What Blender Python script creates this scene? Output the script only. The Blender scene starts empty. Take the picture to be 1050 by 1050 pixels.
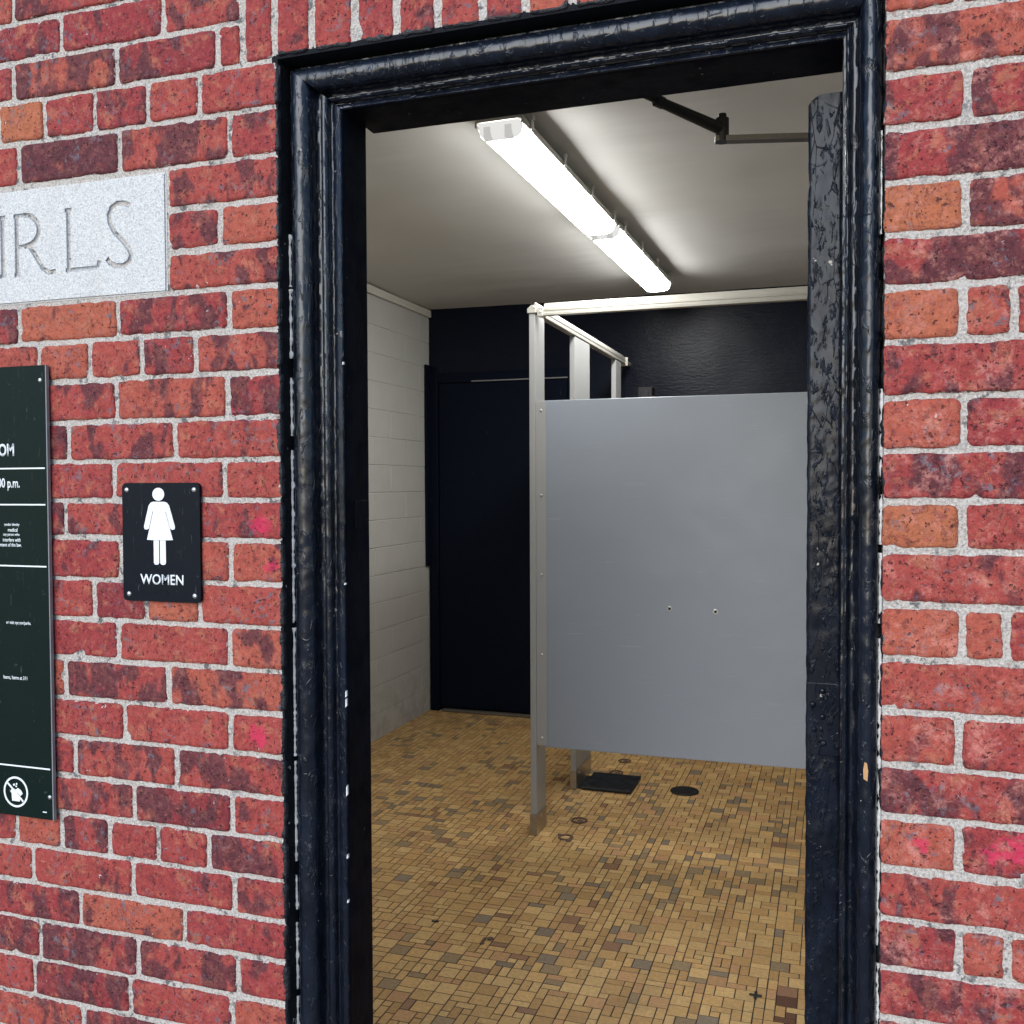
import bpy, bmesh, math, random
from mathutils import Vector, Matrix, noise
from mathutils.geometry import tessellate_polygon
random.seed(7)
R = math.radians
S = bpy.context.scene
COL = S.collection

# ---------------------------------------------------------------- materials
class NT:
    def __init__(s, name):
        s.m = bpy.data.materials.new(name); s.m.use_nodes = True
        s.t = s.m.node_tree; s.t.nodes.clear()
        s.out = s.t.nodes.new('ShaderNodeOutputMaterial')
    def n(s, typ, props=None, **inp):
        nd = s.t.nodes.new('ShaderNode' + typ)
        for k, v in (props or {}).items(): setattr(nd, k, v)
        for k, v in inp.items():
            key = int(k[1:]) if k[0] == '_' and k[1:].isdigit() else k.replace('_', ' ')
            sock = nd.inputs[key]
            if hasattr(v, 'is_linked') or isinstance(v, bpy.types.NodeSocket): s.t.links.new(v, sock)
            else:
                if isinstance(v, tuple) and len(v) == 3 and len(getattr(sock, 'default_value', (0,))) == 4: v = v + (1,)
                sock.default_value = v
        return nd
    def math(s, op, a, b=0.0, c=0.0, clamp=False):
        nd = s.n('Math', {'operation': op, 'use_clamp': clamp}, _0=a, _1=b, _2=c); return nd.outputs[0]
    def step(s, v, lo, hi):
        nd = s.n('MapRange', {'interpolation_type': 'SMOOTHSTEP'}, Value=v)
        nd.inputs[1].default_value = lo; nd.inputs[2].default_value = hi
        return nd.outputs[0]
    def mix(s, f, a, b, mode='MIX'):
        nd = s.t.nodes.new('ShaderNodeMix'); nd.data_type = 'RGBA'; nd.blend_type = mode
        for sock, v in ((nd.inputs[0], f), (nd.inputs[6], a), (nd.inputs[7], b)):
            if isinstance(v, bpy.types.NodeSocket): s.t.links.new(v, sock)
            else: sock.default_value = (v + (1,)) if isinstance(v, tuple) and len(v) == 3 else v
        return nd.outputs[2]
    def noise(s, vec, scale, detail=3, rough=.55, dist=0.0, dim='3D'):
        nd = s.n('TexNoise', {'noise_dimensions': dim}, Scale=scale, Detail=detail, Roughness=rough, Distortion=dist)
        if vec is not None: s.t.links.new(vec, nd.inputs['Vector'])
        return nd.outputs[0]
    def ramp(s, f, stops):
        nd = s.t.nodes.new('ShaderNodeValToRGB'); e = nd.color_ramp.elements
        while len(e) < len(stops): e.new(.5)
        for el, (p, c) in zip(e, stops): el.position = p; el.color = tuple(c) + (1,)
        s.t.links.new(f, nd.inputs[0]); return nd.outputs[0]
    def coord(s): return s.n('TexCoord').outputs['Object']
    def mapped(s, vec, scale, loc=(0, 0, 0)):
        nd = s.n('Mapping', Scale=scale, Location=loc); s.t.links.new(vec, nd.inputs[0]); return nd.outputs[0]
    def bump(s, h, dist=.001, strength=1.0, normal=None):
        nd = s.n('Bump', Height=h, Distance=dist, Strength=strength)
        if normal is not None: s.t.links.new(normal, nd.inputs['Normal'])
        return nd.outputs[0]
    def finish(s, color, rough=.7, normal=None, metal=0.0, **kw):
        p = s.n('BsdfPrincipled', Base_Color=color, Roughness=rough, Metallic=metal, **kw)
        if normal is not None: s.t.links.new(normal, p.inputs['Normal'])
        s.t.links.new(p.outputs[0], s.out.inputs[0]); return s.m

# outline of the doorway in the brick (metres)
OXL, OXR, OZT = -.867, .061, 2.096

def paint_mask(k, co):
    """old black paint that strayed over the brick round the doorway"""
    sep = k.n('SeparateXYZ', _0=co)
    x, y, z = sep.outputs
    n1 = k.noise(co, 22, 4, .65); n2 = k.noise(co, 75, 3, .6)
    nn = k.math('ADD', k.math('MULTIPLY', n1, .7), k.math('MULTIPLY', n2, .5))
    dl = k.math('SUBTRACT', OXL, x); dr = k.math('SUBTRACT', x, OXR); dz = k.math('SUBTRACT', z, OZT)
    below = k.math('LESS_THAN', z, OZT + .01)
    ml = k.math('LESS_THAN', dl, k.math('MULTIPLY_ADD', nn, .024, -.0095))
    ml = k.math('MULTIPLY', ml, k.math('LESS_THAN', x, -.4))
    mr = k.math('LESS_THAN', dr, k.math('MULTIPLY_ADD', nn, .016, -.0085))
    mr = k.math('MULTIPLY', mr, k.math('GREATER_THAN', x, -.4))
    side = k.math('MULTIPLY', k.math('MAXIMUM', ml, mr), below)
    mt = k.math('LESS_THAN', dz, k.math('MULTIPLY_ADD', nn, .05, -.020))
    mt = k.math('MULTIPLY', mt, k.math('MULTIPLY', k.math('GREATER_THAN', x, OXL - .012), k.math('LESS_THAN', x, OXR + .008)))
    mt = k.math('MULTIPLY', mt, k.math('GREATER_THAN', dz, -.003))
    return k.math('MAXIMUM', side, mt, clamp=True)

PINK = [(-.907, 1.333, .034), (-.886, 1.268, .024), (-.917, .980, .036), (.113, .914, .020), (.200, .908, .026), (.232, .918, .040)]

def mat_brick():
    k = NT('fired_brick'); co = k.coord()
    at = k.n('Attribute', {'attribute_name': 'brick'}); sp = k.n('SeparateColor', _0=at.outputs['Color'])
    tone, flash, seed = sp.outputs
    uv = k.n('UVMap', {'uv_map': 'UVMap'}).outputs[0]
    base = k.ramp(tone, [(0, (.19, .026, .033)), (.3, (.37, .042, .047)), (.58, (.46, .070, .058)), (.82, (.53, .118, .070)), (1, (.56, .170, .076))])
    # kiln flashing: dark purple blocks along the brick
    fv = k.n('VectorMath', {'operation': 'ADD'}, _0=k.mapped(uv, (23, 12, 1)))
    cs = k.n('CombineXYZ', X=k.math('MULTIPLY', seed, 91), Y=k.math('MULTIPLY', seed, 57), Z=k.math('MULTIPLY', seed, 133))
    k.t.links.new(cs.outputs[0], fv.inputs[1])
    n1 = k.noise(fv.outputs[0], 1.0, 2.5, .55, .3)
    v = k.math('ADD', n1, k.math('MULTIPLY_ADD', flash, .36, -.21))
    mfl = k.step(v, .470, .555)
    fine = k.noise(co, 130, 4, .65); mid = k.noise(co, 36, 5, .65, .4)
    dark = k.mix(fine, (.075, .022, .032), (.175, .042, .052))
    c = k.mix(k.math('MULTIPLY', mfl, .88), base, dark)
    # mottled paler orange abrasion and darker crimson areas
    c = k.mix(k.math('MULTIPLY', k.math('MULTIPLY', k.step(mid, .53, .64), k.math('MULTIPLY_ADD', mfl, -.72, 1.0)), .8), c, (.54, .165, .095))
    c = k.mix(k.math('MULTIPLY', k.step(k.noise(co, 60, 3, .6, .3), .58, .75), .5), c, (.33, .03, .045))
    spk = k.noise(co, 95, 4, .7)
    c = k.mix(k.math('MULTIPLY', k.step(spk, .56, .66), .38), c, (.50, .19, .13))
    c = k.mix(k.math('MULTIPLY', k.step(spk, .44, .36), .5), c, (.10, .02, .03))
    c = k.mix(k.math('MULTIPLY', k.step(fine, .30, .62), .50), k.mix(.45, c, (.0, .0, .0)), c)
    c = k.mix(k.math('MULTIPLY', k.step(k.noise(co, 210, 2, .6), .62, .74), .22), c, (.6, .33, .28))
    ck = k.noise(k.mapped(co, (62, 62, 26)), 1.0, 4, .65, .8)
    ln = k.step(k.math('ABSOLUTE', k.math('SUBTRACT', ck, .5)), .016, .004)
    c = k.mix(k.math('MULTIPLY', k.math('MULTIPLY', ln, k.step(k.noise(co, 17, 2), .46, .58)), .62), c, (.045, .012, .016))
    # blue grey old paint and grime
    g = k.math('MULTIPLY', k.step(k.noise(co, 13, 2, .5), .47, .62), k.step(k.noise(co, 75, 5, .68), .55, .63))
    c = k.mix(k.math('MULTIPLY', g, .75), c, (.115, .125, .155))
    # white paint flecks
    w = k.step(k.noise(co, 85, 3, .6), .715, .745)
    w = k.math('MULTIPLY', w, k.step(k.noise(co, 6, 1), .5, .62))
    c = k.mix(k.math('MULTIPLY', w, .85), c, (.72, .62, .62))
    # chalky worn skin, heavier on the right-hand pier
    sxx = k.n('SeparateXYZ', _0=co).outputs[0]
    amt = k.math('MULTIPLY_ADD', k.step(sxx, -.3, .05), .40, .13)
    chalk = k.math('MULTIPLY', k.step(k.noise(co, 24, 6, .72, .5), .47, .66), k.step(k.noise(co, 150, 3, .7), .36, .60))
    c = k.mix(k.math('MULTIPLY', chalk, amt), c, (.66, .27, .215))
    # mortar smeared over the arrises
    al = at.outputs['Alpha']
    sme = k.step(k.math('SUBTRACT', k.noise(co, 70, 4, .65), k.math('MULTIPLY', al, 1.5)), .46, .51)
    c = k.mix(k.math('MULTIPLY', sme, .85), c, k.mix(fine, (.40, .35, .32), (.66, .62, .58)))
    # pink spray marks
    sx = k.n('SeparateXYZ', _0=co)
    pm = None; pn = k.noise(co, 95, 4, .7); pn2 = k.noise(co, 28, 3, .6)
    for (px, pz, pr) in PINK:
        dx = k.math('SUBTRACT', sx.outputs[0], px); dz = k.math('SUBTRACT', sx.outputs[2], pz)
        d = k.math('SQRT', k.math('ADD', k.math('MULTIPLY', dx, dx), k.math('MULTIPLY', dz, dz)))
        q = k.math('SUBTRACT', 1.0, k.math('DIVIDE', d, pr), clamp=True)
        pm = q if pm is None else k.math('MAXIMUM', pm, q)
    has = k.math('GREATER_THAN', pm, .01)
    pm = k.step(k.math('ADD', k.math('MULTIPLY', pm, .42), k.math('ADD', k.math('MULTIPLY', pn, 1.0), k.math('MULTIPLY', pn2, .45))), .88, 1.06)
    c = k.mix(k.math('MULTIPLY', k.math('MULTIPLY', pm, has), .68), c, (.60, .02, .085))
    pits = k.step(k.noise(co, 160, 2, .5), .36, .27)
    c = k.mix(k.math('MULTIPLY', pits, .75), c, (.055, .018, .02))
    bk = paint_mask(k, co)
    c = k.mix(bk, c, (.012, .013, .017))
    h = k.math('ADD', k.math('MULTIPLY', fine, .6), k.math('MULTIPLY', mid, 1.0))
    h = k.math('ADD', h, k.math('MULTIPLY', k.noise(co, 420, 2), .35))
    h = k.math('SUBTRACT', h, k.math('MULTIPLY', pits, .8))
    nrm = k.bump(h, .0030, 1.0)
    rg = k.math('MULTIPLY_ADD', bk, -.45, .80)
    return k.finish(c, rg, nrm, Specular_IOR_Level=.35)

def mat_mortar():
    k = NT('sandy_mortar'); co = k.coord()
    f = k.noise(co, 260, 3, .75); m = k.noise(co, 40, 4, .6); l = k.noise(co, 7, 3)
    c = k.ramp(f, [(.30, (.16, .14, .12)), (.42, (.39, .35, .315)), (.54, (.54, .495, .45)), (.70, (.74, .70, .65))])
    c = k.mix(k.math('MULTIPLY', k.step(m, .45, .7), .5), c, (.60, .565, .53))
    d = k.math('MULTIPLY', k.step(k.noise(co, 60, 4, .65), .53, .61), k.step(l, .44, .58))
    c = k.mix(k.math('MULTIPLY', d, .85), c, (.085, .09, .095))
    r = k.math('MULTIPLY', k.step(k.noise(co, 90, 3, .6), .62, .70), .5)
    c = k.mix(r, c, (.36, .13, .10))
    bk = paint_mask(k, co); c = k.mix(bk, c, (.012, .013, .017))
    h = k.math('ADD', k.math('MULTIPLY', f, .7), k.math('MULTIPLY', m, 1.4))
    return k.finish(c, .9, k.bump(h, .0045), Specular_IOR_Level=.2)

def mat_paint_black(name='old_gloss_black_paint', rough=.17, lump=1.0, chips=True, tint=(.0040, .0058, .0105), spec=.44, lo=.54):
    k = NT(name); co = k.coord()
    a = k.noise(k.mapped(co, (1, 1, .35)), 105, 4, .65, .6); b = k.noise(k.mapped(co, (1, 1, .4)), 30, 3, .5, .8); f = k.noise(co, 300, 3, .6)
    c = k.mix(k.step(b, .35, .7), tint, tuple(x * 1.9 for x in tint))
    rg = k.math('MULTIPLY_ADD', k.step(k.noise(co, 18, 3), .40, .75), .16, rough)
    if chips:
        ch = k.math('MULTIPLY', k.step(k.noise(co, 70, 3, .6), .70, .72), k.step(k.noise(co, 9, 2), .50, .60))
        c = k.mix(ch, c, (.46, .42, .36)); rg = k.math('MAXIMUM', rg, ch)
    h = k.math('ADD', k.math('MULTIPLY', k.step(a, lo, lo + .17), .85), k.math('ADD', k.math('MULTIPLY', b, .35), k.math('MULTIPLY', f, .05)))
    cr = k.step(k.n('TexVoronoi', {'feature': 'DISTANCE_TO_EDGE'}, Vector=k.mapped(co, (1, 1, .35)), Scale=42).outputs[0], .02, .0)
    h = k.math('ADD', h, k.math('MULTIPLY', k.math('MULTIPLY', cr, k.step(k.noise(co, 12, 2), .5, .6)), .4))
    return k.finish(c, rg, k.bump(h, .0010 * lump), Specular_IOR_Level=spec)

def mat_simple(name, col, rough=.5, metal=0.0, var=.12, scale=40, bump=0.0, bscale=200, spec=.5):
    k = NT(name); co = k.coord()
    n = k.noise(co, scale, 4, .6)
    c = k.mix(n, tuple(max(0, x * (1 - var)) for x in col), tuple(min(1, x * (1 + var)) for x in col))
    nrm = k.bump(k.noise(co, bscale, 3), bump) if bump else None
    rg = k.math('MULTIPLY_ADD', k.noise(co, scale * .6, 3), .15, rough - .07)
    return k.finish(c, rg, nrm, metal, Specular_IOR_Level=spec)

def mat_stone():
    k = NT('pale_granite'); co = k.coord()
    f = k.noise(co, 300, 3, .75); v = k.noise(co, 150, 2, .6); l = k.noise(co, 12, 3)
    c = k.ramp(f, [(.30, (.31, .31, .315)), (.42, (.53, .53, .525)), (.56, (.67, .665, .65)), (.75, (.79, .78, .76))])
    c = k.mix(k.math('MULTIPLY', k.step(v, .63, .70), .55), c, (.34, .35, .39))
    c = k.mix(k.math('MULTIPLY', k.step(k.noise(k.mapped(co, (14, 1, 2.2)), 1.0, 4, .6), .5, .72), .30), c, (.44, .41, .37))
    return k.finish(c, .85, k.bump(k.math('ADD', f, v), .0016), Specular_IOR_Level=.25)

def mat_groove():
    k = NT('shaded_stone_cut'); co = k.coord(); f = k.noise(co, 300, 3, .7)  # cut faces coloured darker than the plaque, putting shade into the grooves
    c = k.ramp(f, [(.35, (.26, .27, .29)), (.65, (.56, .57, .58))])
    return k.finish(c, .9, k.bump(f, .001))

def mat_sign(name, col):
    k = NT(name); co = k.coord()
    s1 = k.noise(k.mapped(co, (260, 1, 22)), 1.0, 3, .6, 1.2)
    c = k.mix(k.math('MULTIPLY', k.step(s1, .66, .72), .30), col, (.16, .18, .18))
    c = k.mix(k.math('MULTIPLY', k.step(k.noise(co, 60, 4, .7), .66, .74), .18), c, (.25, .25, .25))
    return k.finish(c, k.math('MULTIPLY_ADD', k.noise(co, 30, 3), .2, .34), k.bump(k.noise(co, 9, 2), .001), Specular_IOR_Level=.10)

def mat_tile():
    k = NT('glazed_mosaic_tile'); co = k.coord()
    at = k.n('Attribute', {'attribute_name': 'tile'})
    n = k.noise(co, 90, 4, .6); l = k.noise(co, 3.2, 4, .6)
    c = k.mix(1.0, at.outputs['Color'], k.ramp(n, [(.3, (.80, .76, .70)), (.7, (1.12, 1.1, 1.08))]), 'MULTIPLY')
    c = k.mix(k.math('MULTIPLY', k.step(l, .48, .78), .35), c, (.13, .09, .05))
    st = k.step(k.noise(co, 30, 4, .7), .66, .74)
    c = k.mix(k.math('MULTIPLY', st, .5), c, (.05, .035, .022))
    return k.finish(c, k.math('MULTIPLY_ADD', l, .3, .36), k.bump(n, .0006), Specular_IOR_Level=.4)

def mat_block_paint():
    k = NT('white_block_paint'); co = k.coord()
    n = k.noise(co, 8, 4, .6); f = k.noise(co, 160, 3, .6)
    c = k.mix(n, (.46, .455, .43), (.53, .525, .50))
    sep = k.n('SeparateXYZ', _0=co)
    low = k.math('MULTIPLY', k.step(sep.outputs[2], .45, .02), k.step(k.noise(co, 14, 4, .6), .42, .65))
    c = k.mix(k.math('MULTIPLY', low, .45), c, (.28, .27, .25))
    return k.finish(c, .55, k.bump(k.math('ADD', f, k.math('MULTIPLY', n, 2)), .0012), Specular_IOR_Level=.35)

def mat_ceiling():
    k = NT('aged_ceiling_plaster'); co = k.coord()
    n = k.noise(k.mapped(co, (.6, 1.6, 1)), 1.6, 3, .5); f = k.noise(co, 30, 3, .6)
    c = k.mix(n, (.575, .575, .555), (.635, .635, .618))
    c = k.mix(k.math('MULTIPLY', k.step(k.noise(co, 120, 3), .70, .74), .3), c, (.25, .22, .18))
    return k.finish(c, .6, k.bump(k.math('ADD', k.math('MULTIPLY', n, 3.0), k.math('MULTIPLY', f, .04)), .006), Specular_IOR_Level=.35)

def mat_black_wall(name='black_wall_paint', rough=.30, spec=.17):
    k = NT(name); co = k.coord()
    n = k.noise(k.mapped(co, (1, 1, 3.0)), 30, 4, .6); f = k.noise(co, 140, 3, .6)
    c = k.mix(n, (.0036, .0058, .0140), (.0058, .0084, .0180))
    s = k.step(k.noise(k.mapped(co, (70, 70, 5)), 1.0, 3, .6), .71, .76)
    c = k.mix(k.math('MULTIPLY', s, .25), c, (.12, .12, .12))
    return k.finish(c, rough, k.bump(k.math('ADD', n, k.math('MULTIPLY', f, .5)), .0016), Specular_IOR_Level=spec)

def mat_lens(name='lit_acrylic_lens', st=None):
    k = NT(name); co = k.coord()
    e = k.n('Emission', Color=(1.0, .99, .955), Strength=LAMP if st is None else st)
    k.t.links.new(e.outputs[0], k.out.inputs[0]); return k.m

def mat_panel():
    k = NT('grey_powder_coat'); co = k.coord()
    n = k.noise(k.mapped(co, (1, 1, 1)), 3.0, 4, .55); s = k.noise(k.mapped(co, (6, 6, 60)), 1.0, 3, .6)
    c = k.mix(n, (.268, .302, .358), (.288, .322, .378))
    c = k.mix(k.math('MULTIPLY', k.step(s, .62, .75), .12), c, (.42, .42, .42))
    sm = k.step(k.noise(k.mapped(co, (1, 1, .7)), 5.5, 4, .65), .5, .72)
    c = k.mix(k.math('MULTIPLY', sm, .03), c, (.20, .20, .20))
    sc = k.step(k.noise(k.mapped(co, (9, 9, 240)), 1.0, 2, .5, .6), .735, .76)
    c = k.mix(k.math('MULTIPLY', sc, .35), c, (.5, .5, .5))
    return k.finish(c, k.math('MULTIPLY_ADD', sm, .05, .36), k.bump(k.math('ADD', k.math('MULTIPLY', k.noise(co, 4, 2), 20.0), k.noise(co, 500, 2)), .0002), Specular_IOR_Level=.45)

LAMP = 24.0
M = {}
M['brick'] = mat_brick(); M['mortar'] = mat_mortar(); M['frame'] = mat_paint_black()
M['reveal'] = mat_paint_black('shaded_black_reveal_paint', .55, .35, True, (.0022, .0034, .0075), .08)  # darker, duller copy of the frame paint, with the reveal's shade in its colour
M['door'] = mat_paint_black('thick_lumpy_black_paint', .20, 1.3, True, spec=.20, lo=.52)
M['stone'] = mat_stone(); M['groove'] = mat_groove()
M['green'] = mat_sign('dark_green_sign_face', (.004, .0115, .0095)); M['navy'] = mat_sign('black_sign_face', (.0045, .0065, .011))
M['white'] = mat_simple('white_sign_lettering', (.78, .80, .80), .5, 0, .04)
M['edge'] = mat_simple('grey_sign_edge', (.22, .22, .23), .45)
M['screw'] = mat_simple('bright_screw_steel', (.62, .61, .58), .35, .85, .15, 300)
M['tile'] = mat_tile()
M['grout'] = mat_simple('dark_grout', (.030, .021, .014), .85, 0, .3, 60, .001)
M['block'] = mat_block_paint(); M['ceil'] = mat_ceiling(); M['bwall'] = mat_black_wall(); M['bdoor'] = mat_black_wall('dull_black_door_paint', .5, .06)
M['trim'] = mat_simple('cream_trim_paint', (.58, .565, .50), .5, 0, .06, 30, .001, 60)
M['lens'] = mat_lens()
M['lensend'] = mat_lens('glowing_lens_end', .48); M['socket'] = mat_lens('glowing_lamp_socket', .33)
M['housing'] = mat_simple('fixture_grey_plastic', (.50, .49, .45), .45)
M['clip'] = mat_simple('fixture_clip_plastic', (.55, .54, .50), .4)
M['panel'] = mat_panel()
M['alu'] = mat_simple('brushed_aluminium', (.60, .585, .53), .42, .55, .06, 50)
M['shoe'] = mat_simple('stainless_shoe', (.42, .38, .33), .30, .8, .25, 35)
M['closer'] = mat_simple('dark_bronze_metal', (.030, .028, .026), .45, .3, .3, 60)
M['arm'] = mat_simple('worn_brown_steel', (.16, .145, .12), .45, .4, .3, 60)
M['plate'] = mat_paint_black('black_floor_plate_paint', .42, .9, False, (.006, .007, .009))
M['drain'] = mat_simple('dark_cast_iron', (.022, .020, .018), .55, .4, .4, 90, .001)
M['rust'] = mat_simple('rusty_iron', (.12, .070, .045), .7, .2, .5, 120, .001)
M['caulk'] = mat_simple('dirty_white_caulk', (.82, .80, .77), .7, 0, .35, 120, .001)
M['conc'] = mat_simple('pavement_concrete', (.20, .195, .185), .85, 0, .2, 6, .003, 90)
M['wood'] = mat_simple('bare_wood_chip', (.50, .27, .12), .7)
M['black'] = mat_simple('matt_black_plastic', (.012, .012, .014), .5)

# ---------------------------------------------------------------- object helpers
def mesh(name, vs, fs, mat, smooth=False, mats=None, mi=None):
    me = bpy.data.meshes.new(name); me.from_pydata(vs, [], fs)
    for m in (mats or [mat]): me.materials.append(m)
    if mi: me.polygons.foreach_set('material_index', mi)
    if smooth: me.polygons.foreach_set('use_smooth', [True] * len(me.polygons))
    me.update(); return me
def ob(name, me, parent=None, root_loc=None):
    o = bpy.data.objects.new(name, me); COL.objects.link(o)
    if parent is not None:
        o.parent = parent
        o.matrix_parent_inverse = Matrix.Translation(-world_loc(parent))
    return o
def world_loc(o):
    v = Vector(o.location)
    return v if o.type == 'EMPTY' else Vector((0, 0, 0))
def thing(name, label, cat, loc, group=None):
    o = bpy.data.objects.new(name, None); COL.objects.link(o); o.location = loc; o.empty_display_size = .05
    return tag(o, label, cat, group)
def tag(o, label, cat, group=None):
    o['label'] = label; o['category'] = cat; o['kind'] = 'thing'
    if group: o['group'] = group
    return o
def struct(o): o['kind'] = 'structure'; return o

class MB:
    def __init__(s): s.v = []; s.f = []
    def add(s, vs, fs):
        b = len(s.v); s.v += [tuple(v) for v in vs]; s.f += [tuple(i + b for i in f) for f in fs]
    def box(s, x0, x1, y0, y1, z0, z1, bev=0.0):
        bm = bmesh.new(); bmesh.ops.create_cube(bm, size=1)
        for v in bm.verts: v.co = Vector((x0 + (v.co.x + .5) * (x1 - x0), y0 + (v.co.y + .5) * (y1 - y0), z0 + (v.co.z + .5) * (z1 - z0)))
        if bev: bmesh.ops.bevel(bm, geom=bm.edges[:], offset=bev, segments=2, profile=.5, affect='EDGES', clamp_overlap=True)
        bm.verts.index_update(); s.add([v.co for v in bm.verts], [[v.index for v in f.verts] for f in bm.faces]); bm.free()
    def cyl(s, p, q, r, n=16, r2=None, cap=True):
        p, q = Vector(p), Vector(q); r2 = r if r2 is None else r2
        z = (q - p).normalized(); x = z.orthogonal().normalized(); y = z.cross(x)
        vs = []
        for c, rr in ((p, r), (q, r2)):
            vs += [c + (x * math.cos(2 * math.pi * i / n) + y * math.sin(2 * math.pi * i / n)) * rr for i in range(n)]
        fs = [[i, (i + 1) % n, n + (i + 1) % n, n + i] for i in range(n)]
        if cap: fs += [list(range(n))[::-1], list(range(n, 2 * n))]
        s.add(vs, fs)
    def dome(s, c, ax, r, h, n=12):
        c, z = Vector(c), Vector(ax).normalized(); x = z.orthogonal().normalized(); y = z.cross(x)
        vs = []; fs = []
        rings = [(1, 0), (.9, .45), (.6, .85)]
        for rr, hh in rings: vs += [c + (x * math.cos(2 * math.pi * i / n) + y * math.sin(2 * math.pi * i / n)) * r * rr + z * h * hh for i in range(n)]
        vs.append(c + z * h)
        for k in range(2):
            fs += [[k * n + i, k * n + (i + 1) % n, (k + 1) * n + (i + 1) % n, (k + 1) * n + i] for i in range(n)]
        fs += [[2 * n + i, 2 * n + (i + 1) % n, 3 * n] for i in range(n)]
        s.add(vs, fs)
    def torus(s, c, R0, r, n=24, m=8, flat=.6):
        vs = []; fs = []
        for i in range(n):
            a = 2 * math.pi * i / n
            for j in range(m):
                b = 2 * math.pi * j / m; rr = R0 + r * math.cos(b)
                vs.append((c[0] + rr * math.cos(a), c[1] + rr * math.sin(a), c[2] + r * flat * math.sin(b)))
        for i in range(n):
            for j in range(m): fs.append([i * m + j, ((i + 1) % n) * m + j, ((i + 1) % n) * m + (j + 1) % m, i * m + (j + 1) % m])
        s.add(vs, fs)
    def poly(s, pts, y0, y1):
        """prism of an (x,z) outline between two depths; y0 is the face towards the street"""
        n = len(pts); A = [(x, y0, z) for x, z in pts]; B = [(x, y1, z) for x, z in pts]
        tri = tessellate_polygon([[Vector((x, z, 0)) for x, z in pts]])
        fs = [list(t) for t in tri] + [[i + n for i in t[::-1]] for t in tri]
        fs += [[i, (i + 1) % n, n + (i + 1) % n, n + i] for i in range(n)]
        s.add(A + B, fs)
    def build(s, name, mat, parent=None, smooth=False):
        me = mesh(name, s.v, s.f, mat)
        bm = bmesh.new(); bm.from_mesh(me); bmesh.ops.recalc_face_normals(bm, faces=bm.faces); bm.to_mesh(me); bm.free()
        if smooth: me.shade_smooth() if hasattr(me, 'shade_smooth') else None
        if smooth: me.set_sharp_from_angle(angle=R(40))
        return ob(name, me, parent)

def circle(cx, cz, rx, rz=None, n=32, a0=0, a1=360):
    rz = rx if rz is None else rz
    full = abs(a1 - a0) >= 360
    k = n if full else n + 1
    return [(cx + rx * math.cos(R(a0 + (a1 - a0) * i / n)), cz + rz * math.sin(R(a0 + (a1 - a0) * i / n))) for i in range(k)]
def roundrect(x0, x1, z0, z1, r, n=6):
    p = []
    for cx, cz, a in ((x1 - r, z0 + r, -90), (x1 - r, z1 - r, 0), (x0 + r, z1 - r, 90), (x0 + r, z0 + r, 180)):
        p += [(cx + r * math.cos(R(a + 90 * i / n)), cz + r * math.sin(R(a + 90 * i / n))) for i in range(n + 1)]
    return p
def capsule(p, q, r, n=8):
    ax, az = p; bx, bz = q; a = math.degrees(math.atan2(bz - az, bx - ax))
    return [(bx + r * math.cos(R(a - 90 + 180 * i / n)), bz + r * math.sin(R(a - 90 + 180 * i / n))) for i in range(n + 1)] + \
           [(ax + r * math.cos(R(a + 90 + 180 * i / n)), az + r * math.sin(R(a + 90 + 180 * i / n))) for i in range(n + 1)]
def text_part(name, txt, x0, x1, z0, z1, y, mat, parent, thick=.0006, bold=0.0, right=None):
    """flat raised lettering, stretched to the given box (x0 None: keep proportion, right aligned to x1)"""
    cu = bpy.data.curves.new(name, 'FONT'); cu.body = txt; cu.size = 1; cu.offset = bold; cu.extrude = 0; cu.resolution_u = 4
    o = bpy.data.objects.new(name, cu); COL.objects.link(o)
    dg = bpy.context.evaluated_depsgraph_get(); me = bpy.data.meshes.new_from_object(o.evaluated_get(dg))
    bpy.data.objects.remove(o); bpy.data.curves.remove(cu)
    xs = [v.co.x for v in me.vertices]; ys = [v.co.y for v in me.vertices]
    sz = (z1 - z0) / (max(ys) - min(ys))
    if x0 is None: x0 = x1 - (max(xs) - min(xs)) * sz * (right or 1.0)
    sx = (x1 - x0) / (max(xs) - min(xs))
    mx, mz = min(xs), min(ys)
    bm = bmesh.new(); bm.from_mesh(me)
    for v in bm.verts: v.co = Vector((x0 + (v.co.x - mx) * sx, y, z0 + (v.co.y - mz) * sz))
    bmesh.ops.remove_doubles(bm, verts=bm.verts, dist=1e-6)
    r = bmesh.ops.extrude_face_region(bm, geom=bm.faces[:])
    for e in r['geom']:
        if isinstance(e, bmesh.types.BMVert): e.co.y -= thick
    bmesh.ops.recalc_face_normals(bm, faces=bm.faces)
    bm.to_mesh(me); bm.free(); me.name = name; me.materials.clear(); me.materials.append(mat)
    return ob(name, me, parent)
def fbm(p, o=3): return noise.fractal(Vector(p), 1.0, 2.0, o)

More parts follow.
